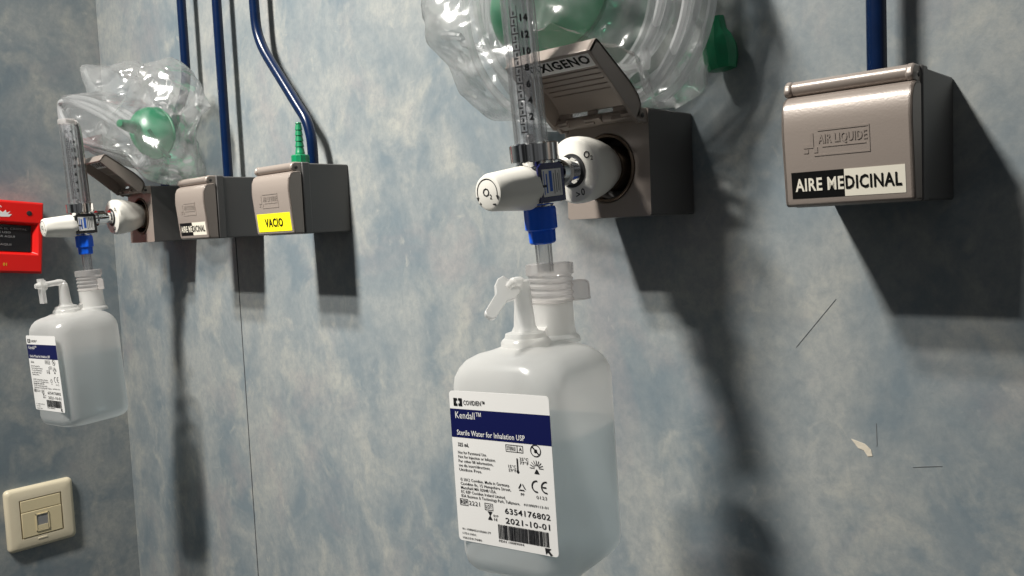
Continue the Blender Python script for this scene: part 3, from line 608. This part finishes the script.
for s, v, e in (('ROMPA EL CRISTAL', .0095, .0295), ('EN CASO DE USO', .0045, .010), ('APRETAR AQUI', -.0008, .015), ('PULSE AQUI', -.0115, .011)):
    write(b, F, s, e-.047*len(s)/16, v, .0026, .047*len(s)/16, 1, .01)
obj('glass_panel', b, ('glasspanel', 'greyink'), t, smooth=False)
b = bmesh.new(); F = fX(dp+.0003)
F = lambda u, v: (dp+.0003, u+.0105, v)
poly(b, F, [(-.022, .0270), (-.014, .0255), (-.004, .0262), (-.001, .0300), (-.006, .0292), (-.003, .0335), (-.0075, .0312), (-.0085, .0350), (-.0120, .0315), (-.0150, .0338), (-.0155, .0300), (-.022, .0310)], 0)
ringq(b, F, -.0175, .0365, .0045, .001, 0, 20, 200)
obj('flame_symbol', b, 'wink', t, smooth=False)
b = bmesh.new(); lathe(b, [(dp-.002, .0032), (dp+.0006, .0032), (dp+.0008, .0024), (dp+.0008, 0)], (0, .030, .0325), 'x', 18); obj('keyhole', b, 'dark', t)
b = bmesh.new(); write(b, fX(dp+.0003), '01', .0000, -.0385, .0038, None, 0, .02); obj('number', b, 'gold', t, smooth=False)

# ------------------------------------------------------------------ data socket on the side wall
t = thing('data_socket', 'square ivory data socket plate low on the side wall', 'wall socket', (XC, -.1290, -.3690))
b = bmesh.new(); hs = .0430
def rg(d, a, r): return [b.verts.new((d, y, z)) for y, z in rrect(2*a, 2*a, r, 5)]
rs = [rg(0, hs, .006), rg(.0050, hs, .006), rg(.0078, hs-.0018, .0055), rg(.0088, hs-.005, .005), rg(.0092, .0290, .002), rg(.0092, .0268, .0012), rg(.0060, .0264, .001)]
for A_, B_ in zip(rs, rs[1:]):
    for k in range(len(A_)): b.faces.new([A_[k], A_[(k+1) % len(A_)], B_[(k+1) % len(A_)], B_[k]])
b.faces.new(rs[0]); b.faces.new(rs[-1]); obj('cover_plate', b, 'ivory', t, ang=50)
b = bmesh.new(); box(b, (.005, -.0252, -.0256), (.0098, .0252, .0088)); box(b, (.005, -.0252, .0096), (.0094, .0252, .0252))
ins = obj('insert', b, 'ivory2', t, bevel=.0006)
b = bmesh.new(); y0, y1, a0, a1 = -.0082, .0085, -.0205, .0035
box(b, (.0096, y0, a0), (.0108, y0+.0012, a1)); box(b, (.0096, y1-.0012, a0), (.0108, y1, a1)); box(b, (.0096, y0, a1-.0012), (.0108, y1, a1)); box(b, (.0096, y0, a0), (.0108, y1, a0+.0012))
box(b, (.0096, y0+.001, a0+.001), (.0099, y1-.001, a1-.001), 1); box(b, (.0096, y0+.0020, a0+.0015), (.0106, y1-.0020, -.0125), 0); obj('shutter', b, ('ivory2', 'greyink'), ins, smooth=False)
b = box(bmesh.new(), (.0086, -.007, -.0318), (.0097, .005, -.0296)); obj('release_notch', b, 'ivory', t, bevel=.0004)

b = lathe(bmesh.new(), [(0, .004), (.001, .0085), (.008, .0105), (.016, .0105), (.022, .0085), (.026, .0060), (.034, .0056), (.034, .003)], (0, 0, 0), n=28, mod=lambda t, a: 1+.05*math.cos(9*a))
tag(obj('hose_connector', b, 'green', None, (-.0640, -.0125, .0900), (R(3), R(-6), 0)), 'dark green connector poking out beside the right edge of the large bag', 'hose connector')
